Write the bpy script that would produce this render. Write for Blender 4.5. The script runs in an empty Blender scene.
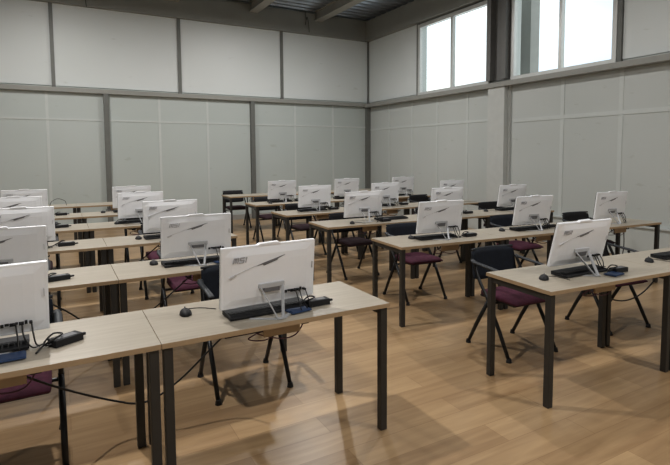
import bpy, bmesh, math, random
from mathutils import Vector, Matrix
random.seed(4)
S = bpy.context.scene
COL = S.collection
PI = math.pi

# ------------------------------------------------------------------ materials
def new_mat(name):
    m = bpy.data.materials.new(name); m.use_nodes = True
    nt = m.node_tree; b = nt.nodes['Principled BSDF']
    return m, nt, b

def plain(name, c, rough=.5, metal=0., var=.06, scale=8., spec=.5, bump=0., bscale=200.):
    m, nt, b = new_mat(name)
    tc = nt.nodes.new('ShaderNodeTexCoord')
    n = nt.nodes.new('ShaderNodeTexNoise'); n.inputs['Scale'].default_value = scale
    n.inputs['Detail'].default_value = 4
    nt.links.new(tc.outputs['Object'], n.inputs['Vector'])
    r = nt.nodes.new('ShaderNodeValToRGB')
    r.color_ramp.elements[0].position = .3; r.color_ramp.elements[1].position = .7
    r.color_ramp.elements[0].color = (c[0]*(1-var), c[1]*(1-var), c[2]*(1-var), 1)
    r.color_ramp.elements[1].color = (min(1, c[0]*(1+var)), min(1, c[1]*(1+var)), min(1, c[2]*(1+var)), 1)
    nt.links.new(n.outputs['Fac'], r.inputs['Fac'])
    nt.links.new(r.outputs['Color'], b.inputs['Base Color'])
    b.inputs['Roughness'].default_value = rough
    b.inputs['Metallic'].default_value = metal
    b.inputs['Specular IOR Level'].default_value = spec
    if bump:
        n2 = nt.nodes.new('ShaderNodeTexNoise'); n2.inputs['Scale'].default_value = bscale
        nt.links.new(tc.outputs['Object'], n2.inputs['Vector'])
        bp = nt.nodes.new('ShaderNodeBump'); bp.inputs['Strength'].default_value = bump
        bp.inputs['Distance'].default_value = .002
        nt.links.new(n2.outputs['Fac'], bp.inputs['Height'])
        nt.links.new(bp.outputs['Normal'], b.inputs['Normal'])
    return m

def floor_mat():
    m, nt, b = new_mat('laminate_floor')
    L = nt.links
    tc = nt.nodes.new('ShaderNodeTexCoord')
    br = nt.nodes.new('ShaderNodeTexBrick')
    br.offset = .37; br.inputs['Scale'].default_value = 1
    br.inputs['Brick Width'].default_value = 1.28; br.inputs['Row Height'].default_value = .19
    br.inputs['Mortar Size'].default_value = .0022; br.inputs['Mortar Smooth'].default_value = .3
    br.inputs['Color1'].default_value = (0, 0, 0, 1); br.inputs['Color2'].default_value = (1, 1, 1, 1)
    br.inputs['Mortar'].default_value = (.5, .5, .5, 1)
    L.new(tc.outputs['Object'], br.inputs['Vector'])
    mp = nt.nodes.new('ShaderNodeMapping'); mp.inputs['Scale'].default_value = (1.1, 11, 1)
    L.new(tc.outputs['Object'], mp.inputs['Vector'])
    n = nt.nodes.new('ShaderNodeTexNoise'); n.inputs['Scale'].default_value = 1.6
    n.inputs['Detail'].default_value = 7; n.inputs['Distortion'].default_value = .6
    L.new(mp.outputs['Vector'], n.inputs['Vector'])
    mx = nt.nodes.new('ShaderNodeMath'); mx.operation = 'MULTIPLY_ADD'
    mx.inputs[1].default_value = .3
    L.new(br.outputs['Color'], mx.inputs[0]); 
    sc = nt.nodes.new('ShaderNodeMath'); sc.operation = 'MULTIPLY'; sc.inputs[1].default_value = .75
    L.new(n.outputs['Fac'], sc.inputs[0]); L.new(sc.outputs[0], mx.inputs[2])
    r = nt.nodes.new('ShaderNodeValToRGB')
    r.color_ramp.elements[0].position = .2; r.color_ramp.elements[0].color = FLOOR_D
    r.color_ramp.elements[1].position = .8; r.color_ramp.elements[1].color = FLOOR_L
    L.new(mx.outputs[0], r.inputs['Fac'])
    dk = nt.nodes.new('ShaderNodeMixRGB'); dk.blend_type = 'MULTIPLY'; dk.inputs[2].default_value = (.75, .7, .66, 1)
    L.new(br.outputs['Fac'], dk.inputs[0]); L.new(r.outputs['Color'], dk.inputs[1])
    L.new(dk.outputs[0], b.inputs['Base Color'])
    b.inputs['Roughness'].default_value = .34
    b.inputs['Specular IOR Level'].default_value = .45
    return m

def wood_top():
    m, nt, b = new_mat('pale_beech_laminate')
    L = nt.links
    tc = nt.nodes.new('ShaderNodeTexCoord')
    mp = nt.nodes.new('ShaderNodeMapping'); mp.inputs['Scale'].default_value = (2, 30, 30)
    L.new(tc.outputs['Object'], mp.inputs['Vector'])
    n = nt.nodes.new('ShaderNodeTexNoise'); n.inputs['Scale'].default_value = 1.5; n.inputs['Detail'].default_value = 5
    L.new(mp.outputs['Vector'], n.inputs['Vector'])
    r = nt.nodes.new('ShaderNodeValToRGB')
    r.color_ramp.elements[0].position = .3; r.color_ramp.elements[0].color = (.39, .345, .28, 1)
    r.color_ramp.elements[1].position = .7; r.color_ramp.elements[1].color = (.45, .405, .335, 1)
    L.new(n.outputs['Fac'], r.inputs['Fac']); L.new(r.outputs['Color'], b.inputs['Base Color'])
    b.inputs['Roughness'].default_value = .38
    return m

def wall_mat(name, c, rough):
    """painted panel with soft blotches and faint scuffs"""
    m, nt, b = new_mat(name)
    L = nt.links
    tc = nt.nodes.new('ShaderNodeTexCoord')
    n = nt.nodes.new('ShaderNodeTexNoise'); n.inputs['Scale'].default_value = .55; n.inputs['Detail'].default_value = 2
    L.new(tc.outputs['Object'], n.inputs['Vector'])
    r = nt.nodes.new('ShaderNodeValToRGB')
    r.color_ramp.elements[0].position = .3; r.color_ramp.elements[0].color = (c[0]*.93, c[1]*.94, c[2]*.93, 1)
    r.color_ramp.elements[1].position = .7; r.color_ramp.elements[1].color = (*c, 1)
    L.new(n.outputs['Fac'], r.inputs['Fac'])
    mp = nt.nodes.new('ShaderNodeMapping'); mp.inputs['Scale'].default_value = (2.2, 2.2, 7)
    mp.inputs['Rotation'].default_value = (.4, .5, 0)
    L.new(tc.outputs['Object'], mp.inputs['Vector'])
    n2 = nt.nodes.new('ShaderNodeTexNoise'); n2.inputs['Scale'].default_value = 1.4; n2.inputs['Detail'].default_value = 3
    L.new(mp.outputs['Vector'], n2.inputs['Vector'])
    r2 = nt.nodes.new('ShaderNodeValToRGB')
    r2.color_ramp.elements[0].position = .69; r2.color_ramp.elements[0].color = (1, 1, 1, 1)
    r2.color_ramp.elements[1].position = .74; r2.color_ramp.elements[1].color = (.9, .9, .88, 1)
    L.new(n2.outputs['Fac'], r2.inputs['Fac'])
    mm = nt.nodes.new('ShaderNodeMixRGB'); mm.blend_type = 'MULTIPLY'; mm.inputs[0].default_value = 1
    L.new(r.outputs['Color'], mm.inputs[1]); L.new(r2.outputs['Color'], mm.inputs[2])
    L.new(mm.outputs[0], b.inputs['Base Color'])
    b.inputs['Roughness'].default_value = rough
    return m

FLOOR_D = (.265, .165, .085, 1); FLOOR_L = (.48, .335, .190, 1)
M = {}
M['floor'] = floor_mat()
M['top'] = wood_top()
M['edge'] = plain('beech_edge_band', (.40, .29, .18), .5, var=.05)
M['leg'] = plain('dark_grey_powder_coat', (.05, .048, .045), .42, .3, var=.04)
M['wall_low'] = wall_mat('wall_panel_grey_white', (.52, .56, .55), .4)
M['wall_up'] = wall_mat('upper_panel_white', (.72, .75, .755), .45)
M['wall_rt'] = wall_mat('right_wall_panel', (.55, .575, .565), .4)
M['joint'] = plain('panel_joint_strip', (.58, .61, .60), .4, var=.02)
M['post'] = plain('grey_steel_post', (.17, .175, .165), .5, .1, var=.05)
M['rail'] = plain('grey_steel_rail', (.32, .32, .30), .5, .1, var=.04)
M['band'] = plain('grey_beam_paint', (.30, .305, .285), .6, var=.06, scale=1.5)
M['column'] = plain('column_dark_paint', (.17, .17, .165), .55, var=.05)
M['box_white'] = plain('white_column_casing', (.55, .565, .55), .45, var=.03)
M['frame'] = plain('window_frame_aluminium', (.62, .63, .62), .4, .2, var=.03)
M['joist'] = plain('ceiling_joist_paint', (.36, .355, .33), .6, var=.05)
M['deck'] = plain('corrugated_steel_deck', (.42, .46, .52), .32, .7, var=.15, scale=2)
M['plinth'] = plain('skirting_grey', (.38, .37, .35), .5, var=.04)
M['white'] = plain('white_plastic_shell', (.85, .865, .90), .36, var=.015)
M['silver'] = plain('silver_stand', (.50, .51, .53), .5, .1, var=.03)
M['black'] = plain('black_plastic', (.011, .011, .013), .6, var=.15)
M['screen'] = plain('screen_glass', (.01, .01, .012), .08, var=.02)
M['vent'] = plain('vent_grey', (.17, .17, .18), .5, var=.1)
M['mark'] = plain('grey_print', (.46, .46, .49), .5, var=.03)
M['faint'] = plain('faint_grey_print', (.58, .58, .60), .5, var=.03)
M['burg'] = plain('burgundy_upholstery', (.085, .019, .042), .9, var=.2, scale=30, bump=.4, bscale=500)
M['maroon'] = plain('dark_maroon_upholstery', (.035, .013, .020), .9, var=.2, scale=30, bump=.4, bscale=500)
M['navy'] = plain('navy_mesh_fabric', (.006, .010, .019), .85, var=.2, scale=30, bump=.4, bscale=400)
M['blackfab'] = plain('black_mesh_fabric', (.009, .009, .011), .8, var=.2, scale=30, bump=.4, bscale=400)
M['frameblk'] = plain('black_tube_steel', (.012, .012, .013), .4, .2, var=.1)
M['arm'] = plain('grey_black_armrest', (.030, .034, .040), .5, var=.1)
M['blue'] = plain('blue_plastic', (.03, .06, .14), .45, var=.1)
M['cable'] = plain('black_cable', (.015, .014, .014), .5, var=.1)
M['redcable'] = plain('purple_cable', (.10, .035, .06), .5, var=.1)
M['lampbody'] = plain('lamp_housing', (.3, .3, .3), .4, .4, var=.03)

# glass pane: thin, slightly frosted clear sheet
gm, nt, b = new_mat('window_glass')
tr = nt.nodes.new('ShaderNodeBsdfTransparent'); tr.inputs['Color'].default_value = (.93, .95, .95, 1)
gl = nt.nodes.new('ShaderNodeBsdfGlossy'); gl.inputs['Roughness'].default_value = .05
mix = nt.nodes.new('ShaderNodeMixShader')
mix.inputs[0].default_value = .02; nt.links.new(tr.outputs[0], mix.inputs[1]); nt.links.new(gl.outputs[0], mix.inputs[2])
nt.links.new(mix.outputs[0], nt.nodes['Material Output'].inputs['Surface'])
M['glass'] = gm
em, nt, b = new_mat('lamp_diffuser')
b.inputs['Base Color'].default_value = (.9, .9, .88, 1)
b.inputs['Emission Color'].default_value = (1, .97, .9, 1); b.inputs['Emission Strength'].default_value = 10
M['diff'] = em

# ------------------------------------------------------------------ mesh helpers
def bx(bm, c, s, rot=None, bev=0.):
    r = bmesh.ops.create_cube(bm, size=1.)
    vs = r['verts']
    bmesh.ops.scale(bm, vec=s, verts=vs)
    if bev:
        es = list({e for v in vs for e in v.link_edges})
        rr = bmesh.ops.bevel(bm, geom=es, offset=bev, segments=2, profile=.6, affect='EDGES')
        vs = list({v for f in rr['faces'] for v in f.verts} | {v for v in vs if v.is_valid})
    if rot is not None:
        bmesh.ops.rotate(bm, cent=(0, 0, 0), matrix=rot, verts=vs)
    bmesh.ops.translate(bm, vec=c, verts=vs)
    return vs

def tube(bm, pts, r, seg=8, closed_ends=True, flat=1.):
    """tube swept through points; r a number or a list"""
    pts = [Vector(p) for p in pts]
    n = len(pts)
    rs = r if isinstance(r, (list, tuple)) else [r]*n
    rings = []
    prev_u = None
    for i, p in enumerate(pts):
        d = (pts[min(i+1, n-1)] - pts[max(i-1, 0)]).normalized()
        if prev_u is None:
            u = d.cross(Vector((0, 0, 1)))
            if u.length < .05: u = d.cross(Vector((1, 0, 0)))
            u.normalize()
        else:
            u = (prev_u - d*prev_u.dot(d)).normalized()
        prev_u = u
        w = d.cross(u).normalized()
        rings.append([bm.verts.new(p + (u*math.cos(2*PI*k/seg) + w*flat*math.sin(2*PI*k/seg))*rs[i]) for k in range(seg)])
    for a, c in zip(rings, rings[1:]):
        for k in range(seg):
            bm.faces.new((a[k], a[(k+1) % seg], c[(k+1) % seg], c[k]))
    if closed_ends:
        bm.faces.new(rings[0][::-1]); bm.faces.new(rings[-1])

def smooth_path(pts, n=6):
    pts = [Vector(p) for p in pts]
    P = [pts[0]] + pts + [pts[-1]]
    out = []
    for i in range(1, len(P)-2):
        a, b_, c, d = P[i-1], P[i], P[i+1], P[i+2]
        for k in range(n):
            t = k/n
            out.append(.5*((2*b_) + (c-a)*t + (2*a-5*b_+4*c-d)*t*t + (3*b_-a-3*c+d)*t**3))
    out.append(pts[-1])
    return out

def prism(bm, poly, y0, y1, axis='y'):
    """extrude a polygon given in (x,z) along y, or (x,y) along z"""
    def P(a, b_, t): return (a, t, b_) if axis == 'y' else (a, b_, t)
    f = [bm.verts.new(P(a, b_, y0)) for a, b_ in poly]
    g = [bm.verts.new(P(a, b_, y1)) for a, b_ in poly]
    n = len(poly)
    bm.faces.new(f); bm.faces.new(g[::-1])
    for i in range(n):
        bm.faces.new((f[i], g[i], g[(i+1) % n], f[(i+1) % n]))

def obj(name, bm, mat, parent=None, smooth=False, loc=(0, 0, 0)):
    bmesh.ops.recalc_face_normals(bm, faces=bm.faces)
    me = bpy.data.meshes.new(name); bm.to_mesh(me); bm.free()
    if smooth:
        for p in me.polygons: p.use_smooth = True
    mats = mat if isinstance(mat, list) else [mat]
    for m in mats: me.materials.append(m)
    o = bpy.data.objects.new(name, me); COL.objects.link(o); o.location = loc
    if parent: o.parent = parent
    return o

def boxes(name, lst, mat, parent=None, bev=0., loc=(0, 0, 0)):
    bm = bmesh.new()
    for c, s in lst: bx(bm, c, s, bev=bev)
    return obj(name, bm, mat, parent, loc=loc)

def empty(name, loc=(0, 0, 0), rz=0.):
    o = bpy.data.objects.new(name, None); COL.objects.link(o)
    o.location = loc; o.rotation_euler = (0, 0, rz); o.empty_display_size = .1
    return o

def tag(o, label, cat, group=None):
    o['label'] = label; o['category'] = cat
    if group: o['group'] = group
    return o

def struct(o):
    o['kind'] = 'structure'; return o

def dup(o, parent=None):
    c = o.copy(); COL.objects.link(c)
    if parent: c.parent = parent
    for ch in list(o.children): dup(ch, c)
    return c

class Proto:
    """hands out the first build itself, then copies of it"""
    def __init__(self, make): self.o = make(); self.used = False
    def get(self, loc, rz=0.):
        o = dup(self.o) if self.used else self.o
        self.used = True
        o.location = loc; o.rotation_euler = (0, 0, rz)
        return o

# ------------------------------------------------------------------ room shell
XL, XR, YF, YB = -4.2, 7.53, -4.0, 12.11
ZR, ZT, ZC = 2.96, 4.64, 5.22
bm = bmesh.new(); bx(bm, ((XL+XR)/2, (YF+YB)/2, -.05), (XR-XL+.6, YB-YF+.6, .1)); struct(obj('floor', bm, M['floor']))

# corrugated ceiling deck: trapezoid ribs running along X
bm = bmesh.new()
prof = []
y = YF-.1
while y < YB+.1:
    prof += [(y, ZC), (y+.09, ZC), (y+.12, ZC+.06), (y+.21, ZC+.06)]
    y += .24
prof.append((y, ZC))
a = [bm.verts.new((XL-.2, p[0], p[1])) for p in prof]; c = [bm.verts.new((XR+.2, p[0], p[1])) for p in prof]
for i in range(len(prof)-1): bm.faces.new((a[i], c[i], c[i+1], a[i+1]))
ceil = struct(obj('ceiling', bm, M['deck']))
boxes('roof_board', [(((XL+XR)/2, (YF+YB)/2, ZC+.14), (XR-XL+.6, YB-YF+.6, .06))], M['band'], ceil)
# walls
wb = struct(boxes('wall_back', [(((XL+XR)/2, YB+.1, 2.65), (XR-XL+.4, .2, 5.3))], M['wall_low']))
struct(boxes('wall_left', [((XL-.1, (YF+YB)/2, 2.65), (.2, YB-YF, 5.3))], M['wall_rt']))
struct(boxes('wall_front', [(((XL+XR)/2, YF-.1, 2.65), (XR-XL+.4, .2, 5.3))], M['wall_rt']))
WZ0, WZ1 = 2.95, 4.60
W = [(7.50, 9.80), (4.84, 6.94)]       # window openings in Y
wr = struct(boxes('wall_right', [
    ((XR+.1, (YF+YB)/2, WZ0/2), (.2, YB-YF, WZ0)),
    ((XR+.1, (YF+YB)/2, (WZ1+5.3)/2), (.2, YB-YF, 5.3-WZ1)),
    ((XR+.1, (W[0][1]+YB)/2, (WZ0+WZ1)/2), (.2, YB-W[0][1], WZ1-WZ0)),
    ((XR+.1, (W[1][1]+W[0][0])/2, (WZ0+WZ1)/2), (.2, W[0][0]-W[1][1], WZ1-WZ0)),
    ((XR+.1, (W[1][0]+YF)/2, (WZ0+WZ1)/2), (.2, W[1][0]-YF, WZ1-WZ0))], M['wall_rt']))
# upper white panels standing a little proud of the walls
px = [XL, -2.48, -.03, 2.46, 4.94, XR-.03]
for i in range(5):
    x0, x1 = px[i]+.035, px[i+1]-.035
    boxes('upper_panel', [(((x0+x1)/2, YB-.012, (ZR+ZT)/2+.02), (x1-x0, .024, ZT-ZR-.04))], M['wall_up'], wb)
for y0, y1 in ((9.87, 12.05), (2.3, 4.76), (-.2, 2.24)):
    boxes('upper_panel', [((XR-.012, (y0+y1)/2, (ZR+ZT)/2+.02), (.024, y1-y0, ZT-ZR-.04))], M['wall_up'], wr)
tn = [0]
def trim(lst, mat, bev=0.):
    tn[0] += 1
    return struct(boxes('trim_%d' % tn[0], lst, mat, bev=bev))
# upper dividers back wall
for x in px[1:-1]: trim([((x, YB-.03, (ZR+ZT)/2), (.07, .06, ZT-ZR))], M['post'])
trim([((XR-.04, YB-.04, (ZR+ZT)/2), (.05, .05, ZT-ZR))], M['post'])
# long rails
trim([(((XL+XR)/2, YB-.05, ZR-.04), (XR-XL, .10, .09))], M['rail'])
trim([((XR-.09, (YF+YB)/2, 2.90), (.18, YB-YF, .09))], M['rail'])
# beam bands above panels
trim([(((XL+XR)/2, YB-.06, (ZT+5.16)/2), (XR-XL, .12, 5.16-ZT))], M['band'])
trim([((XR-.08, (YF+YB)/2, (ZT+5.16)/2), (.16, YB-YF, 5.16-ZT))], M['band'])
# lower posts of the back wall
for x in (-2.33, .92, 4.15): trim([((x, YB-.05, ZR/2-.04), (.10, .10, ZR-.08))], M['post'])
trim([((XR-.06, YB-.05, ZR/2-.04), (.12, .10, ZR-.08))], M['post'])
# joint strips of the lower back wall
js = []
for x in (-3.4, -1.25, -.17, 2.0, 3.07, 5.3, 6.4): js.append(((x, YB-.004, ZR/2), (.05, .008, ZR-.1)))
for x0, x1 in ((XL, -2.38), (-2.28, .87), (.97, 4.10), (4.20, XR-.12)): js.append((((x0+x1)/2, YB-.005, 2.32), (x1-x0, .01, .035)))
boxes('joint_strip', js, M['joint'], wb)
js = []
for y in (11.1, 10.1, 9.15, 8.16): js.append(((XR-.004, y, ZR/2), (.008, .05, ZR-.1)))
for y in (5.82, 4.77, 3.7, 2.6, 1.5, .4, -.7, -1.8): js.append(((XR-.004, y, ZR/2), (.008, .07, ZR-.1)))
js.append(((XR-.005, 9.75, 2.25), (.01, 4.5, .05)))
js.append(((XR-.005, 1.5, 2.20), (.01, 10.8, .07)))
boxes('joint_strip', js, M['joint'], wr)
# column between the windows: dark steel above, white casing below
trim([((XR-.02, 7.22, 4.1), (.04, .54, 2.2)), ((XR-.09, 7.03, 4.05), (.14, .10, 2.1)), ((XR-.09, 7.42, 4.05), (.14, .10, 2.1))], M['column'])
trim([((XR-.07, 7.225, ZR/2-.04), (.14, .43, ZR-.08)), ((XR-.02, 6.985, ZR/2-.04), (.04, .05, ZR-.08))], M['box_white'], bev=.006)
# post right of second window
trim([((XR-.03, 4.80, (ZR+ZT)/2), (.06, .07, ZT-ZR))], M['post'])
trim([((XR-.03, 9.83, (ZR+ZT)/2), (.06, .06, ZT-ZR))], M['post'])
trim([((XR-.03, 2.27, (ZR+ZT)/2), (.06, .06, ZT-ZR))], M['post'])
# skirtings
struct(boxes('baseboard_back', [(((XL+XR)/2, YB-.02, .06), (XR-XL-.1, .04, .12))], M['plinth']))
struct(boxes('baseboard_right', [((XR-.025, (YF+6.9)/2, .24), (.05, 6.9-YF, .47)), ((XR-.04, (YF+6.9)/2, .48), (.08, 6.9-YF, .025))], M['wall_rt']))
# windows
for i, (y0, y1) in enumerate(W):
    w = struct(empty('window_%d' % (i+1), (XR-.02, (y0+y1)/2, WZ0)))
    hw = (y1-y0)/2; hh = WZ1-WZ0; f = .075
    boxes('window_frame', [((0, 0, f/2), (.10, 2*hw, f)), ((0, 0, hh-f/2), (.10, 2*hw, f)),
                           ((0, -hw+f/2, hh/2), (.094, f, hh-2*f)), ((0, hw-f/2, hh/2), (.094, f, hh-2*f))], M['frame'], w)
    boxes('mullion', [((0, -.03, hh/2), (.08, .06, hh-2*f))], M['frame'], w)
    boxes('window_sill', [((.11, 0, .01), (.14, 2*hw, .03))], M['rail'], w)
    for s in (-1, 1):
        boxes('pane', [((.01, s*hw/2, hh/2), (.006, hw-.08, hh-2*f))], M['glass'], w)
# added box outside, standing in for the column's reflection at second window's left
struct(boxes('trim_outside_post', [((XR+.75, 7.25, 3.6), (.25, .34, 3.2))], M['rail']))
# joists
for x in (-3.05, -1.25, .55, 2.35, 4.20, 5.93):
    trim([((x, (YF+YB)/2-.06, 5.11), (.10, YB-YF-.12, .24)), ((x, (YF+YB)/2-.06, 4.995), (.22, YB-YF-.12, .02)), ((x, (YF+YB)/2-.06, 5.215), (.22, YB-YF-.12, .01))], M['joist'])

# ------------------------------------------------------------------ tables
TL, TD, TH = 1.2195, .58, .74
def make_table():
    t = empty('classroom_table')
    bm = bmesh.new(); bx(bm, (TL/2, TD/2, TH-.0125), (TL, TD, .025), bev=.002)
    for f in bm.faces:
        if abs(f.normal.z) < .5: f.material_index = 1
    obj('tabletop', bm, [M['top'], M['edge']], t)
    lw = .042; ins = .008
    for sx in (0, 1):
        for sy in (0, 1):
            x = ins+lw/2 if sx == 0 else TL-ins-lw/2
            y_ = ins+lw/2+.004 if sy == 0 else TD-ins-lw/2
            bm = bmesh.new(); bx(bm, (x, y_, .357), (lw, lw, .714), bev=.005)
            leg = obj('leg', bm, M['leg'], t)
    h = .04
    boxes('end_rail', [((.029, TD/2, TH-.025-h/2), (.03, TD-.10, h))], M['leg'], t)
    boxes('end_rail', [((TL-.029, TD/2, TH-.025-h/2), (.03, TD-.10, h))], M['leg'], t)
    boxes('centre_rail', [((TL/2, TD*.62, TH-.025-.015), (TL-.09, .03, .03))], M['leg'], t)
    bm = bmesh.new(); bx(bm, (TL/2, .10, TH-.025-.036), (.20, .014, .072), bev=.002)
    cp = obj('cable_panel', bm, M['edge'], t)
    for s in (-1, 1):
        bm = bmesh.new()
        x = TL/2+s*.115
        tube(bm, [(x, .10, TH-.03), (x, .10, TH-.06), (x+s*.035, .10, TH-.06), (x+s*.035, .10, TH-.045)], .006, 6)
        obj('hook', bm, M['black'], cp)
    bm = bmesh.new()
    pts = [(TL/2-.11+.06*math.cos(a)-.0, .13+.012*math.sin(a*2), TH-.10+.022*math.sin(a)) for a in [k*PI/5 for k in range(0, 14)]]
    pts += [(TL/2+.0, .13, TH-.13), (TL/2+.09, .13, TH-.125), (TL/2+.135, .115, TH-.055)]
    tube(bm, smooth_path(pts, 4), .0035, 6)
    obj('cable_loop', bm, M['redcable'], cp, smooth=True)
    return t
TP = Proto(make_table)
STEP = 1.2216
ROWN = ['front', 'second', 'third', 'fourth', 'fifth', 'rearmost']
LR = [(1.583, 2.324, .005), (1.537, 3.690, .004), (1.574, 5.102, 0), (1.49, 6.45, 0), (1.47, 7.79, 0), (1.45, 9.46, 0)]
RR = [(2.5485, 2.016, -.063), (2.634, 3.684, -.072), (2.641, 5.138, -.047), (2.679, 6.455, .003), (2.793, 8.02, .003), (2.93, 9.95, .003)]
def rp(row, u, w, side):
    X, Y, A = row
    return (X+u*math.cos(A)-w*math.sin(A), Y+u*math.sin(A)+w*math.cos(A))
for i, r in enumerate(LR):
    for k, where in ((1, 'aisle end of the %s left row'), (2, 'left picture edge in the %s left row')):
        x, y_ = rp(r, -k*STEP+.001, 0, 'L')
        t = TP.get((x, y_, 0), r[2])
        tag(t, ('pale beech desk, dark legs, at the ' + where) % ROWN[i], 'table', 'pale desks left of the aisle')
for i, r in enumerate(RR):
    for k in range(2 if i == 0 else 3):
        x, y_ = rp(r, k*STEP+.001, 0, 'R')
        t = TP.get((x, y_, 0), r[2])
        if i == 0: w = ('aisle end of the front right row', 'right picture edge in the front right row')[k]
        else: w = ('aisle end of the %s right row', 'middle of the %s right row', 'window wall end of the %s right row')[k] % ROWN[i]
        tag(t, 'pale beech desk, dark legs, at the ' + w, 'table', 'pale desks right of the aisle')

# ------------------------------------------------------------------ all-in-one computers
MW, MH = .53, .318
def letter_strokes(ch):
    return {'M': [((0, 0), (0, 1)), ((0, 1), (.38, 1)), ((.38, 1), (.38, .1)), ((.38, 1), (.76, 1)), ((.76, 1), (.76, 0))],
            'S': [((.75, 1), (.05, 1)), ((.05, 1), (.05, .52)), ((.05, .52), (.72, .48)), ((.72, .48), (.72, 0)), ((.72, 0), (0, 0))],
            'I': [((.1, 0), (.1, 1))]}[ch]
def make_computer():
    t = empty('all_in_one_computer')
    pv = (0, 0, .06)
    bm = bmesh.new()
    bx(bm, (0, 0, MH/2), (MW, .022, MH), bev=.006)
    # shallow rear bulge
    n = 9; vs = []
    for j in range(n):
        for i_ in range(n+4):
            u = i_/(n+3)*2-1; w = j/(n-1)*2-1
            d = .014*(1-abs(u)**6)*(1-abs(w)**6)
            vs.append(bm.verts.new((u*(MW/2-.012), -.0105-d, MH/2+w*(MH/2-.010))))
    for j in range(n-1):
        for i_ in range(n+3):
            k = j*(n+4)+i_
            bm.faces.new((vs[k], vs[k+1], vs[k+n+5], vs[k+n+4]))
    # raised camera module along the top edge
    prism(bm, [(-.075, MH-.004), (-.06, MH+.006), (.045, MH+.009), (.055, MH+.002), (.055, MH-.004)], -.014, .010)
    sh = obj('shell', bm, M['white'], t, loc=pv)
    bm = bmesh.new(); bx(bm, (0, .0125, MH/2), (MW-.004, .005, MH-.004), bev=.001)
    obj('screen', bm, M['screen'], sh)
    yb = -.0255
    bm = bmesh.new()
    prism(bm, [(-.088, MH-.106), (-.045, MH-.093), (.078, MH-.062), (.040, MH-.077), (.032, MH-.086), (-.042, MH-.108), (-.048, MH-.101)], yb-.0012, yb+.004)
    obj('vent', bm, M['vent'], sh)
    bm = bmesh.new()
    prism(bm, [(-.225, MH-.150), (-.195, MH-.138), (-.188, MH-.142), (-.20, MH-.150), (-.218, MH-.156)], yb-.001, yb+.010)
    prism(bm, [(-.20, MH-.139), (-.088, MH-.103), (-.088, MH-.105), (-.20, MH-.141)], yb-.0008, yb+.006)
    obj('accent_line', bm, M['faint'], sh)
    bm = bmesh.new()
    x = -.206; hgt = .024; lean = .25
    for ch, adv in (('M', .032), ('S', .030), ('I', .01)):
        for (x0, z0), (x1, z1) in letter_strokes(ch):
            a = Vector((x+x0*.030+z0*hgt*lean, 0, MH-.078+z0*hgt)); c = Vector((x+x1*.030+z1*hgt*lean, 0, MH-.078+z1*hgt))
            d = (c-a).normalized(); nrm = Vector((-d.z, 0, d.x))*.0022; a -= d*.0018; c += d*.0018
            prism(bm, [((a+nrm).x, (a+nrm).z), ((c+nrm).x, (c+nrm).z), ((c-nrm).x, (c-nrm).z), ((a-nrm).x, (a-nrm).z)], yb-.0012, yb+.006)
        x += adv
    obj('logo', bm, M['mark'], sh)
    bm = bmesh.new()
    for k, (w, h) in enumerate(((.012, .014), (.016, .010), (.016, .014), (.010, .010), (.018, .014), (.010, .016), (.012, .010))):
        bx(bm, (.088+k*.0175, yb+.003, .052+(.003 if k % 2 else 0)), (w, .010, h))
    obj('port_panel', bm, M['black'], sh)
    bm = bmesh.new(); bx(bm, (.247, -.018, MH*.56), (.004, .008, .035))
    obj('side_button', bm, M['faint'], sh)
    bm = bmesh.new(); bx(bm, (.002, -.030, .085), (.09, .012, .034), bev=.003)
    obj('stand_socket', bm, M['vent'], sh)
    # V-shaped easel stand
    bm = bmesh.new()
    def bar(p, q, w, th):
        p = Vector(p); q = Vector(q); d = (q-p)
        rot = Vector((0, 0, 1)).rotation_difference(d.normalized()).to_matrix()
        bx(bm, (p+q)/2, (w, th, d.length), rot=rot, bev=min(w, th)*.25)
    bar((-.062, -.036, .160), (-.006, -.128, .004), .016, .006)
    bar((.066, -.036, .160), (.022, -.128, .004), .016, .006)
    bx(bm, (.002, -.034, .160), (.145, .022, .026), bev=.004)
    bx(bm, (.008, -.130, .006), (.046, .020, .008), bev=.002)
    obj('stand', bm, M['silver'], t)
    bm = bmesh.new()
    prism(bm, [(-.012, -.135), (.036, -.135), (.13, -.05), (.115, -.035), (.030, -.112), (-.006, -.112), (-.115, -.035), (-.13, -.05)], .0005, .005, axis='z')
    obj('base', bm, M['silver'], t)
    for k, (x0, ex, ey) in enumerate(((.135, .145, -.10), (.158, .19, -.085), (.193, .21, -.07))):
        bm = bmesh.new()
        tube(bm, smooth_path([(x0, -.028, .11), (x0+.002, -.05, .105), (x0+.006, -.075, .06), (ex, ey, .012), (ex+.03, ey+.02, .006)], 5), .0032, 6)
        obj('cable', bm, M['cable'], t, smooth=True)
        bm = bmesh.new(); bx(bm, (0, 0, 0), (.011, .022, .009)); 
        o = obj('plug', bm, M['black'], t, loc=(x0, -.040, .110))
    return t
CP = Proto(make_computer)
def row_y(row, x): return row[1]+(x-row[0])*math.tan(row[2])
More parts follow.
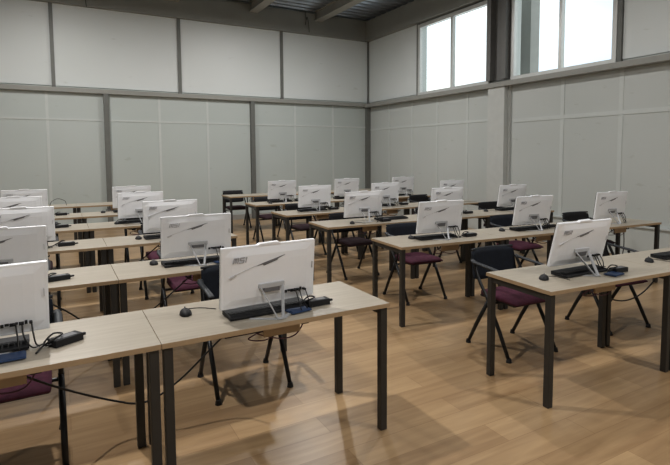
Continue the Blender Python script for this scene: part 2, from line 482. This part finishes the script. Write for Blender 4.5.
COMPS = {  # station: x, y (pivot), tilt degrees, stand depth factor
 'L1B': (.93, 2.50, 5, 1), 'L2B': (.90, 3.97, 5, 1), 'L3B': (.965, 5.38, 4, 1), 'L4B': (.865, 6.78, 4, 1), 'L5B': (.92, 8.15, 4, 1),
 'L1A': (-.33, 2.60, 8, 1), 'L2A': (-.355, 3.93, 8, 1), 'L3A': (-.32, 5.35, 5, 1), 'L4A': (-.45, 6.76, 5, 1), 'L5A': (-.42, 8.13, 5, 1),
 'R1A': (3.15, 2.30, 14, 1.35), 'R2A': (3.255, 3.92, 9, 1.1), 'R2B': (4.50, 3.85, 10, 1.1), 'R2C': (5.72, 3.73, 7, 1.1),
 'R3A': (3.27, 5.40, 6, 1), 'R3B': (4.595, 5.38, 6, 1), 'R3C': (5.82, 5.36, 9, 1),
 'R4A': (3.28, 6.81, 5, 1), 'R4B': (4.54, 6.82, 5, 1), 'R4C': (5.94, 6.83, 6, 1),
 'R5A': (3.40, 8.38, 5, 1), 'R5B': (4.71, 8.38, 5, 1), 'R5C': (6.01, 8.38, 6, 1)}
def where(key, n=None):
    i = int(key[1])-1; r = ROWN[i]
    if key[0] == 'L':
        return {'B': 'at the aisle end of the %s left row' % r, 'A': 'at the left picture edge in the %s left row' % r}[key[2]]
    if i == 0: return {'A': 'at the aisle end of the front right row', 'B': 'at the right picture edge in the front right row'}[key[2]]
    return {'A': 'at the aisle end of the %s right row' % r, 'B': 'in the middle of the %s right row' % r, 'C': 'at the window wall end of the %s right row' % r}[key[2]]
def rowang(key):
    return (LR if key[0] == 'L' else RR)[int(key[1])-1][2]
for k, (x, y_, tl, sy) in COMPS.items():
    c = CP.get((x, y_, TH), rowang(k)+{'L1B': .07, 'L1A': .09}.get(k, 0))
    for ch in c.children:
        if ch.name.startswith('shell'): ch.rotation_euler = (math.radians(tl), 0, 0)
        if ch.name.startswith(('stand', 'base')): ch.scale = (1, sy, 1)
    tag(c, 'white all-in-one computer ' + where(k), 'computer', 'white all-in-one computers')

# ------------------------------------------------------------------ keyboards
def make_keyboard():
    t = empty('keyboard')
    bm = bmesh.new(); prism(bm, [(-.065, 0), (.065, 0), (.065, .024), (.055, .026), (-.060, .012), (-.065, .008)], -.22, .22)
    # prism runs along Y: turn so it runs along X
    bmesh.ops.rotate(bm, cent=(0, 0, 0), matrix=Matrix.Rotation(PI/2, 3, 'Z'), verts=bm.verts)
    obj('keyboard_body', bm, M['black'], t)
    bm = bmesh.new()
    rotx = Matrix.Rotation(-math.atan2(.014, .115), 3, 'X')
    for j in range(5):
        yy = .045-j*.021
        zz = .0145+(.06-yy)*.0  # replaced below
        for i_ in range(19):
            xx = -.203+i_*.0225
            t_ = (yy+.055)/.115
            z_ = .026-.014*t_
            bx(bm, (xx, yy, z_+.0015), (.018, .016, .004), rot=rotx)
    obj('keys', bm, M['black'], t)
    return t
KP = Proto(make_keyboard)
KB = {k: (v[0]-.035, v[1]+.0, .03) for k, v in COMPS.items() if k != 'R2C'}
KB['R3A'] = (3.68, 5.37, .05); KB['R1A'] = (3.13, 2.24, .04); KB['L1B'] = (.93, 2.53, .04); KB['R1B'] = (4.30, 2.22, 0)
for k, (x, y_, dr) in KB.items():
    o = KP.get((x, y_, TH+.0055), rowang(k)+dr)
    tag(o, 'black keyboard lying ' + ('under computer ' if k not in ('R3A', 'R1B') else 'beside the computer stand ' if k == 'R3A' else '') + where(k), 'keyboard', 'black keyboards on the desks')

# ------------------------------------------------------------------ mice
def make_mouse():
    t = empty('computer_mouse')
    bm = bmesh.new()
    bmesh.ops.create_uvsphere(bm, u_segments=16, v_segments=10, radius=1)
    for v in bm.verts:
        x, y_, z = v.co
        z = max(z, -.15)
        v.co = (x*.031*(1-.12*y_), y_*.055, (z+.15)*.027)
    obj('mouse_body', bm, M['black'], t, smooth=True)
    bm = bmesh.new(); bmesh.ops.create_cone(bm, cap_ends=True, segments=12, radius1=.006, radius2=.006, depth=.006,
                                           matrix=Matrix.Translation((0, .03, .0285)) @ Matrix.Rotation(PI/2, 4, 'Y'))
    obj('scroll_wheel', bm, M['vent'], t)
    bm = bmesh.new(); tube(bm, smooth_path([(0, .05, .008), (.02, .085, .003), (.09, .075, .003), (.16, .02, .003)], 5), .002, 6)
    obj('mouse_cable', bm, M['cable'], t, smooth=True)
    return t
MP = Proto(make_mouse)
MICE = {'L1B': (.545, 2.70, -.1), 'R1A': (2.775, 2.255, -.9), 'R1B': (3.92, 2.215, -.9), 'R2A': (3.0, 4.03, -.3), 'R2B': (4.14, 3.93, -.5),
        'R3A': (3.04, 5.27, -.5), 'R3C': (5.36, 5.40, -.5), 'R5A': (3.12, 8.22, 0), 'L2B': (.60, 4.09, 0), 'L4B': (.585, 6.76, 0), 'L5B': (.53, 8.2, 0), 'L3B': (.66, 5.42, 0)}
for k, (x, y_, a) in MICE.items():
    o = MP.get((x, y_, TH), a)
    tag(o, 'black wired mouse ' + where(k), 'mouse', 'black mice on the desks')

# ------------------------------------------------------------------ power adapters
def make_adapter():
    t = empty('power_adapter')
    bm = bmesh.new(); bx(bm, (0, 0, .0165), (.135, .058, .033), bev=.004); obj('adapter_body', bm, M['black'], t)
    bm = bmesh.new(); bx(bm, (.082, 0, .015), (.03, .014, .012), bev=.003); obj('plug', bm, M['black'], t)
    bm = bmesh.new(); bx(bm, (0, 0, .0335), (.09, .035, .001)); obj('sticker', bm, M['vent'], t)
    bm = bmesh.new()
    pts = [(-.066, 0, .015), (-.085, .012, .012), (-.075, .035, .020), (-.035, .036, .045), (-.01, .01, .045), (-.04, -.012, .045), (-.08, .0, .028), (-.105, .012, .010), (-.15, -.02, .006)]
    tube(bm, smooth_path(pts, 5), .004, 6); obj('cable', bm, M['cable'], t, smooth=True)
    return t
AP = Proto(make_adapter)
ADS = {'L1B': (1.215, 2.50, .05), 'L1A': (-.005, 2.555, .55), 'L2A': (-.035, 3.89, .25), 'L3A': (.03, 5.36, .1), 'L4A': (.0, 6.75, .1), 'L5A': (.0, 8.15, .1),
       'R1A': (3.39, 2.125, -.02), 'R2A': (3.585, 3.83, 0), 'R3A': (3.50, 5.24, .1), 'R3B': (4.95, 5.33, 0), 'R2B': (4.80, 3.84, 0), 'R4A': (3.60, 6.80, 0), 'R5A': (3.72, 8.36, 0), 'R4B': (4.92, 6.82, 0)}
for k, (x, y_, a) in ADS.items():
    o = AP.get((x, y_, TH), a)
    if k == 'L1A': o.scale = (.95, 1.1, 1)
    tag(o, 'black power adapter beside computer ' + where(k), 'adapter', 'black power adapters on the desks')
# blue pads
def make_pad():
    t = empty('blue_pad')
    bm = bmesh.new(); bx(bm, (0, 0, .003), (.12, .085, .006), bev=.002); obj('cover', bm, M['blue'], t)
    bm = bmesh.new(); bx(bm, (.002, -.001, .0075), (.112, .078, .003)); obj('upper_sheet', bm, M['blue'], t)
    return t
BP = Proto(make_pad)
for k, (x, y_, a) in {'L1B': (1.075, 2.445, .15), 'L1A': (-.21, 2.46, .05), 'L2B': (1.07, 3.895, .1), 'R1A': (3.275, 2.085, .1)}.items():
    o = BP.get((x, y_, TH+.0052), a)
    tag(o, 'small blue pad by the computer ' + where(k), 'pad', 'blue pads by the computers')

# ------------------------------------------------------------------ chairs (sitter faces -Y)
def make_chair(name, fab, seatm):
    t = empty(name)
    bm = bmesh.new()
    n = 10; V = []
    for top in (0, 1):
        for j in range(n+1):
            for i_ in range(n+1):
                u = i_/n*2-1; w = j/n*2-1
                # rounded-square outline
                k = 1-.06*abs(u*w)**2
                x = u*.207*k*(1-.04*(w+1)/2); y_ = -.21+ (w+1)/2*.43*k
                z = .455+.018*(1-abs(u)**4)*(1-abs(w)**4) - .025*max(0, -w-.6)**1*2 if top else .425
                V.append(bm.verts.new((x, y_+.19, z)))
    N = n+1
    for j in range(n):
        for i_ in range(n):
            a = j*N+i_
            bm.faces.new((a, a+1, a+N+1, a+N) and (V[a], V[a+N], V[a+N+1], V[a+1]))
            c = N*N+a
            bm.faces.new((V[c], V[c+1], V[c+N+1], V[c+N]))
    for i_ in range(n):
        for s0, s1 in ((i_, i_+1), (n*N+i_, n*N+i_+1), (i_*N, (i_+1)*N), (i_*N+n, (i_+1)*N+n)):
            bm.faces.new((V[s0], V[s1], V[N*N+s1], V[N*N+s0]))
    obj('seat', bm, M[seatm], t, smooth=True)
    bm = bmesh.new(); bx(bm, (0, .20, .416), (.38, .38, .016), bev=.004)
    tube(bm, [(-.235, .235, .385), (.235, .235, .385)], .011, 8)
    obj('seat_frame', bm, M['frameblk'], t)
    # curved backrest
    bm = bmesh.new(); nx, nz = 10, 6; G = []
    for side in (0, 1):
        for j in range(nz+1):
            for i_ in range(nx+1):
                u = i_/nx*2-1; w = j/nz
                zz = .53+w*.25 - (.02*abs(u)**6 if j == nz else 0) + (.02*abs(u)**6 if j == 0 else 0)
                yy = .455+w*.045-.035*u*u+(.012 if side else -.012)
                G.append(bm.verts.new((u*.232*(1-.05*w), yy, zz)))
    NX = nx+1; off = (nz+1)*NX
    for j in range(nz):
        for i_ in range(nx):
            a = j*NX+i_
            bm.faces.new((G[a], G[a+1], G[a+NX+1], G[a+NX])); bm.faces.new((G[off+a], G[off+a+NX], G[off+a+NX+1], G[off+a+1]))
    for i_ in range(nx):
        for a in (i_, nz*NX+i_): bm.faces.new((G[a], G[a+1], G[off+a+1], G[off+a]))
    for j in range(nz):
        for a in (j*NX, j*NX+nx): bm.faces.new((G[a], G[a+NX], G[off+a+NX], G[off+a]))
    br = obj('backrest', bm, M[fab], t, smooth=True)
    bm = bmesh.new()
    tube(bm, [(-.222+.0444*k, .455+.045-.035*(1-k/5)**2, .780) for k in range(11)], .010, 8)
    obj('top_edge', bm, M['arm'], br, smooth=True)
    for s in (-1, 1):
        X = s*.245
        for kind in ('front', 'rear'):
            bm = bmesh.new()
            if kind == 'front': tube(bm, [(X, .0, .02), (X, .10, .20), (X, .235, .42)], [.014, .016, .015], 8)
            else: tube(bm, [(X, .46, .02), (X, .36, .20), (X, .225, .42)], [.014, .016, .015], 8)
            lg = obj('leg', bm, M['frameblk'], t, smooth=True)
            bm = bmesh.new(); yy = -.005 if kind == 'front' else .465
            bmesh.ops.create_cone(bm, cap_ends=True, segments=12, radius1=.022, radius2=.016, depth=.03, matrix=Matrix.Translation((X, yy, .015)))
            obj('foot_cap', bm, M['black'], lg)
        bm = bmesh.new()
        tube(bm, smooth_path([(X, .22, .37), (X, .25, .44), (X*.98, .35, .56), (X*.93, .425, .70)], 4), .013, 8)
        tube(bm, smooth_path([(X, .235, .40), (X, .19, .50), (X, .20, .60), (X, .22, .665)], 4), .011, 8)
        obj('arm_support', bm, M['frameblk'], t, smooth=True)
        bm = bmesh.new()
        tube(bm, smooth_path([(X*.96, .44, .70), (X, .40, .69), (X, .30, .682), (X, .17, .672), (X, .10, .660)], 4), .021, 8, flat=.55)
        obj('armrest', bm, M['arm'], t, smooth=True)
    return t
CH = {'navy': Proto(lambda: make_chair('conference_chair', 'navy', 'burg')), 'purple': Proto(lambda: make_chair('conference_chair', 'blackfab', 'burg')), 'black': Proto(lambda: make_chair('conference_chair', 'blackfab', 'maroon'))}
CHAIRS = {  # centre x, front foot y, yaw, kind
 'L1A': (-.28, 2.82, .02, 'navy'), 'L1B': (1.06, 3.12, 0, 'navy'), 'L2A': (-.36, 4.50, 0, 'navy'), 'L2B': (1.00, 4.42, 0, 'purple'), 'L3A': (-.30, 5.87, 0, 'black'),
 'L3B': (1.02, 5.86, 0, 'purple'), 'L4B': (1.0, 7.25, 0, 'black'), 'L4A': (-.3, 7.2, 0, 'black'),
 'R1A': (3.15, 2.64, -.06, 'navy'), 'R1B': (4.36, 2.60, -.10, 'purple'), 'R2A': (3.36, 4.22, -.04, 'navy'), 'R2B': (4.93, 4.20, -.05, 'navy'), 'R2C': (5.97, 3.93, -.12, 'black'),
 'R3A': (3.31, 5.50, .03, 'black'), 'R3B': (4.75, 5.52, 0, 'black'), 'R3C': (6.08, 5.60, 0, 'black'), 'R4A': (3.33, 7.05, .05, 'black'), 'R4B': (4.4, 7.05, .05, 'black'), 'R4C': (6.03, 7.40, .05, 'black'),
 'R5A': (3.36, 8.62, .05, 'black'), 'R6A': (3.31, 10.56, 0, 'black')}
for k, (x, y_, a, kd) in CHAIRS.items():
    # rotate about the chair's middle
    c, s = math.cos(a), math.sin(a)
    lx = x - (-s*.23); ly = y_+.23 - (c*.23)
    o = CH[kd].get((lx, ly, 0), a)
    tag(o, {'navy': 'navy-backed chair with burgundy seat ', 'purple': 'black-backed chair with burgundy seat ', 'black': 'black-backed chair with dark maroon seat '}[kd] + where(k), 'chair', 'conference chairs behind the desks')

# ------------------------------------------------------------------ loose cables
def cable(name, label, pts, r=.005):
    bm = bmesh.new(); tube(bm, smooth_path(pts, 8), r, 6)
    o = obj(name, bm, M['cable'], smooth=True)
    return tag(o, label, 'cable')
cable('power_cable', 'black cable sagging under the two front left desks behind their legs',
      [(-.26, 2.55, .69), (-.06, 2.78, .46), (.19, 3.0, .235), (.37, 3.0, .178), (.56, 3.0, .262), (.82, 3.0, .473), (.95, 2.75, .69)], .006)
cable('power_cable', 'black cable sagging under the second left row desks',
      [(-.26, 3.95, .69), (0, 4.35, .40), (.33, 4.40, .12), (.60, 4.40, .28), (.86, 4.35, .50), (.95, 4.1, .69)], .006)
cable('power_cable', 'black cable sagging under the third left row desks',
      [(-.26, 5.4, .69), (0, 5.7, .38), (.33, 5.75, .26), (.60, 5.75, .38), (.9, 5.45, .69)], .006)
cable('power_cable', 'black cable hanging under the right-hand desk of the front right row',
      [(3.45, 2.25, .68), (3.75, 2.50, .45), (4.05, 2.5, .34), (4.28, 2.45, .40), (4.36, 2.3, .68)], .006)
cable('power_cable', 'black cable hanging to the floor under the window wall end of the second right row',
      [(6.05, 3.75, .69), (6.14, 3.80, .62), (6.18, 3.82, .35), (6.17, 3.9, .08), (6.1, 4.2, .008)], .006)
cable('looped_cable', 'thin black cable loop standing up on the rearmost left desk',
      [(-.16, 9.62, .748), (-.13, 9.65, .82), (-.04, 9.68, .862), (.06, 9.68, .82), (.08, 9.66, .748)], .004)
cable('hanging_wire', 'thin dark wires hanging from the ceiling beam near the corner',
      [(5.56, 11.96, 5.16), (5.57, 11.96, 4.95), (5.55, 11.96, 4.85), (5.60, 11.96, 5.05), (5.64, 11.96, 4.9), (5.66, 11.96, 4.68)], .007)
cable('hanging_wire', 'short dark wire hanging from the ceiling beam above the left panels',
      [(.62, 11.96, 5.16), (.60, 11.96, 4.80), (.62, 11.96, 4.62)], .006)

# ------------------------------------------------------------------ lamps (high bays above the desks, rear pair added as frontal fill) and their light
def make_lamp():
    t = empty('high_bay_lamp')
    bm = bmesh.new(); bmesh.ops.create_cone(bm, cap_ends=True, segments=24, radius1=.17, radius2=.06, depth=.12, matrix=Matrix.Translation((0, 0, .06)))
    obj('housing', bm, M['lampbody'], t)
    bm = bmesh.new(); bmesh.ops.create_cone(bm, cap_ends=True, segments=24, radius1=.14, radius2=.14, depth=.006, matrix=Matrix.Translation((0, 0, -.004)))
    obj('diffuser', bm, M['diff'], t)
    bm = bmesh.new(); tube(bm, [(0, 0, .12), (0, 0, .42)], .006, 6); obj('suspension_rod', bm, M['frameblk'], t)
    return t
HP = Proto(make_lamp)
LP = [(4.15, 4.25), (-.05, 4.3), (4.15, 8.9), (-.05, 8.9), (4.15, -.6), (-.05, -.6)]  # last two, behind the camera, are added to brighten the computer backs
LPW = 80.
for i, (x, y_) in enumerate(LP):
    o = HP.get((x, y_, 4.82))
    tag(o, 'round high-bay lamp hanging unseen overhead out of the picture', 'lamp', 'high-bay lamps')
    ld = bpy.data.lights.new('lamp_light', 'AREA'); ld.shape = 'DISK'; ld.size = .17
    ld.energy = LPW*(.75 if y_ < 0 else 1); ld.color = (1, .98, .955)
    lo = bpy.data.objects.new('lamp_light', ld); COL.objects.link(lo); lo.location = (0, 0, -.012); lo.parent = o

# ------------------------------------------------------------------ daylight: world sky + portals in the window openings
wld = bpy.data.worlds.new('sky'); S.world = wld; wld.use_nodes = True
nt = wld.node_tree; bg = nt.nodes['Background']
tc = nt.nodes.new('ShaderNodeTexCoord')
n = nt.nodes.new('ShaderNodeTexNoise'); n.inputs['Scale'].default_value = 3.2; n.inputs['Detail'].default_value = 2
nt.links.new(tc.outputs['Generated'], n.inputs['Vector'])
r = nt.nodes.new('ShaderNodeValToRGB')
r.color_ramp.elements[0].position = .38; r.color_ramp.elements[0].color = (.66, .76, .88, 1)
r.color_ramp.elements[1].position = .60; r.color_ramp.elements[1].color = (1.0, 1.0, .93, 1)
nt.links.new(n.outputs['Fac'], r.inputs['Fac']); nt.links.new(r.outputs['Color'], bg.inputs['Color'])
bg.inputs['Strength'].default_value = 2.3
for (y0, y1) in W:
    ld = bpy.data.lights.new('window_portal', 'AREA'); ld.shape = 'RECTANGLE'; ld.size = WZ1-WZ0; ld.size_y = y1-y0
    ld.cycles.is_portal = True
    lo = bpy.data.objects.new('window_portal', ld); COL.objects.link(lo)
    lo.location = (XR+.19, (y0+y1)/2, (WZ0+WZ1)/2); lo.rotation_euler = (0, PI/2, 0)

# ------------------------------------------------------------------ camera
f, cx, cy, h, yaw, pit, rol = 508.05, 350.29, 191.63, 1.5737, .5197, .0731, .0042
cam = bpy.data.cameras.new('camera'); co = bpy.data.objects.new('camera', cam); COL.objects.link(co)
cam.sensor_width = 36; cam.sensor_fit = 'HORIZONTAL'; cam.lens = f/670*36
cam.shift_x = -(cx-335)/670; cam.shift_y = (cy-232.5)/670
cam.clip_start = .05; cam.clip_end = 200
R = Matrix.Rotation(-yaw, 4, 'Z') @ Matrix.Rotation(PI/2-pit, 4, 'X') @ Matrix.Rotation(-rol, 4, 'Z')
co.matrix_world = Matrix.Translation((0, 0, h)) @ R
S.camera = co
S.view_settings.view_transform = 'Standard'
S.view_settings.look = 'None'
S.view_settings.exposure = -.42
S.view_settings.gamma = .88
S.cycles.max_bounces = 8
S.cycles.use_denoising = True
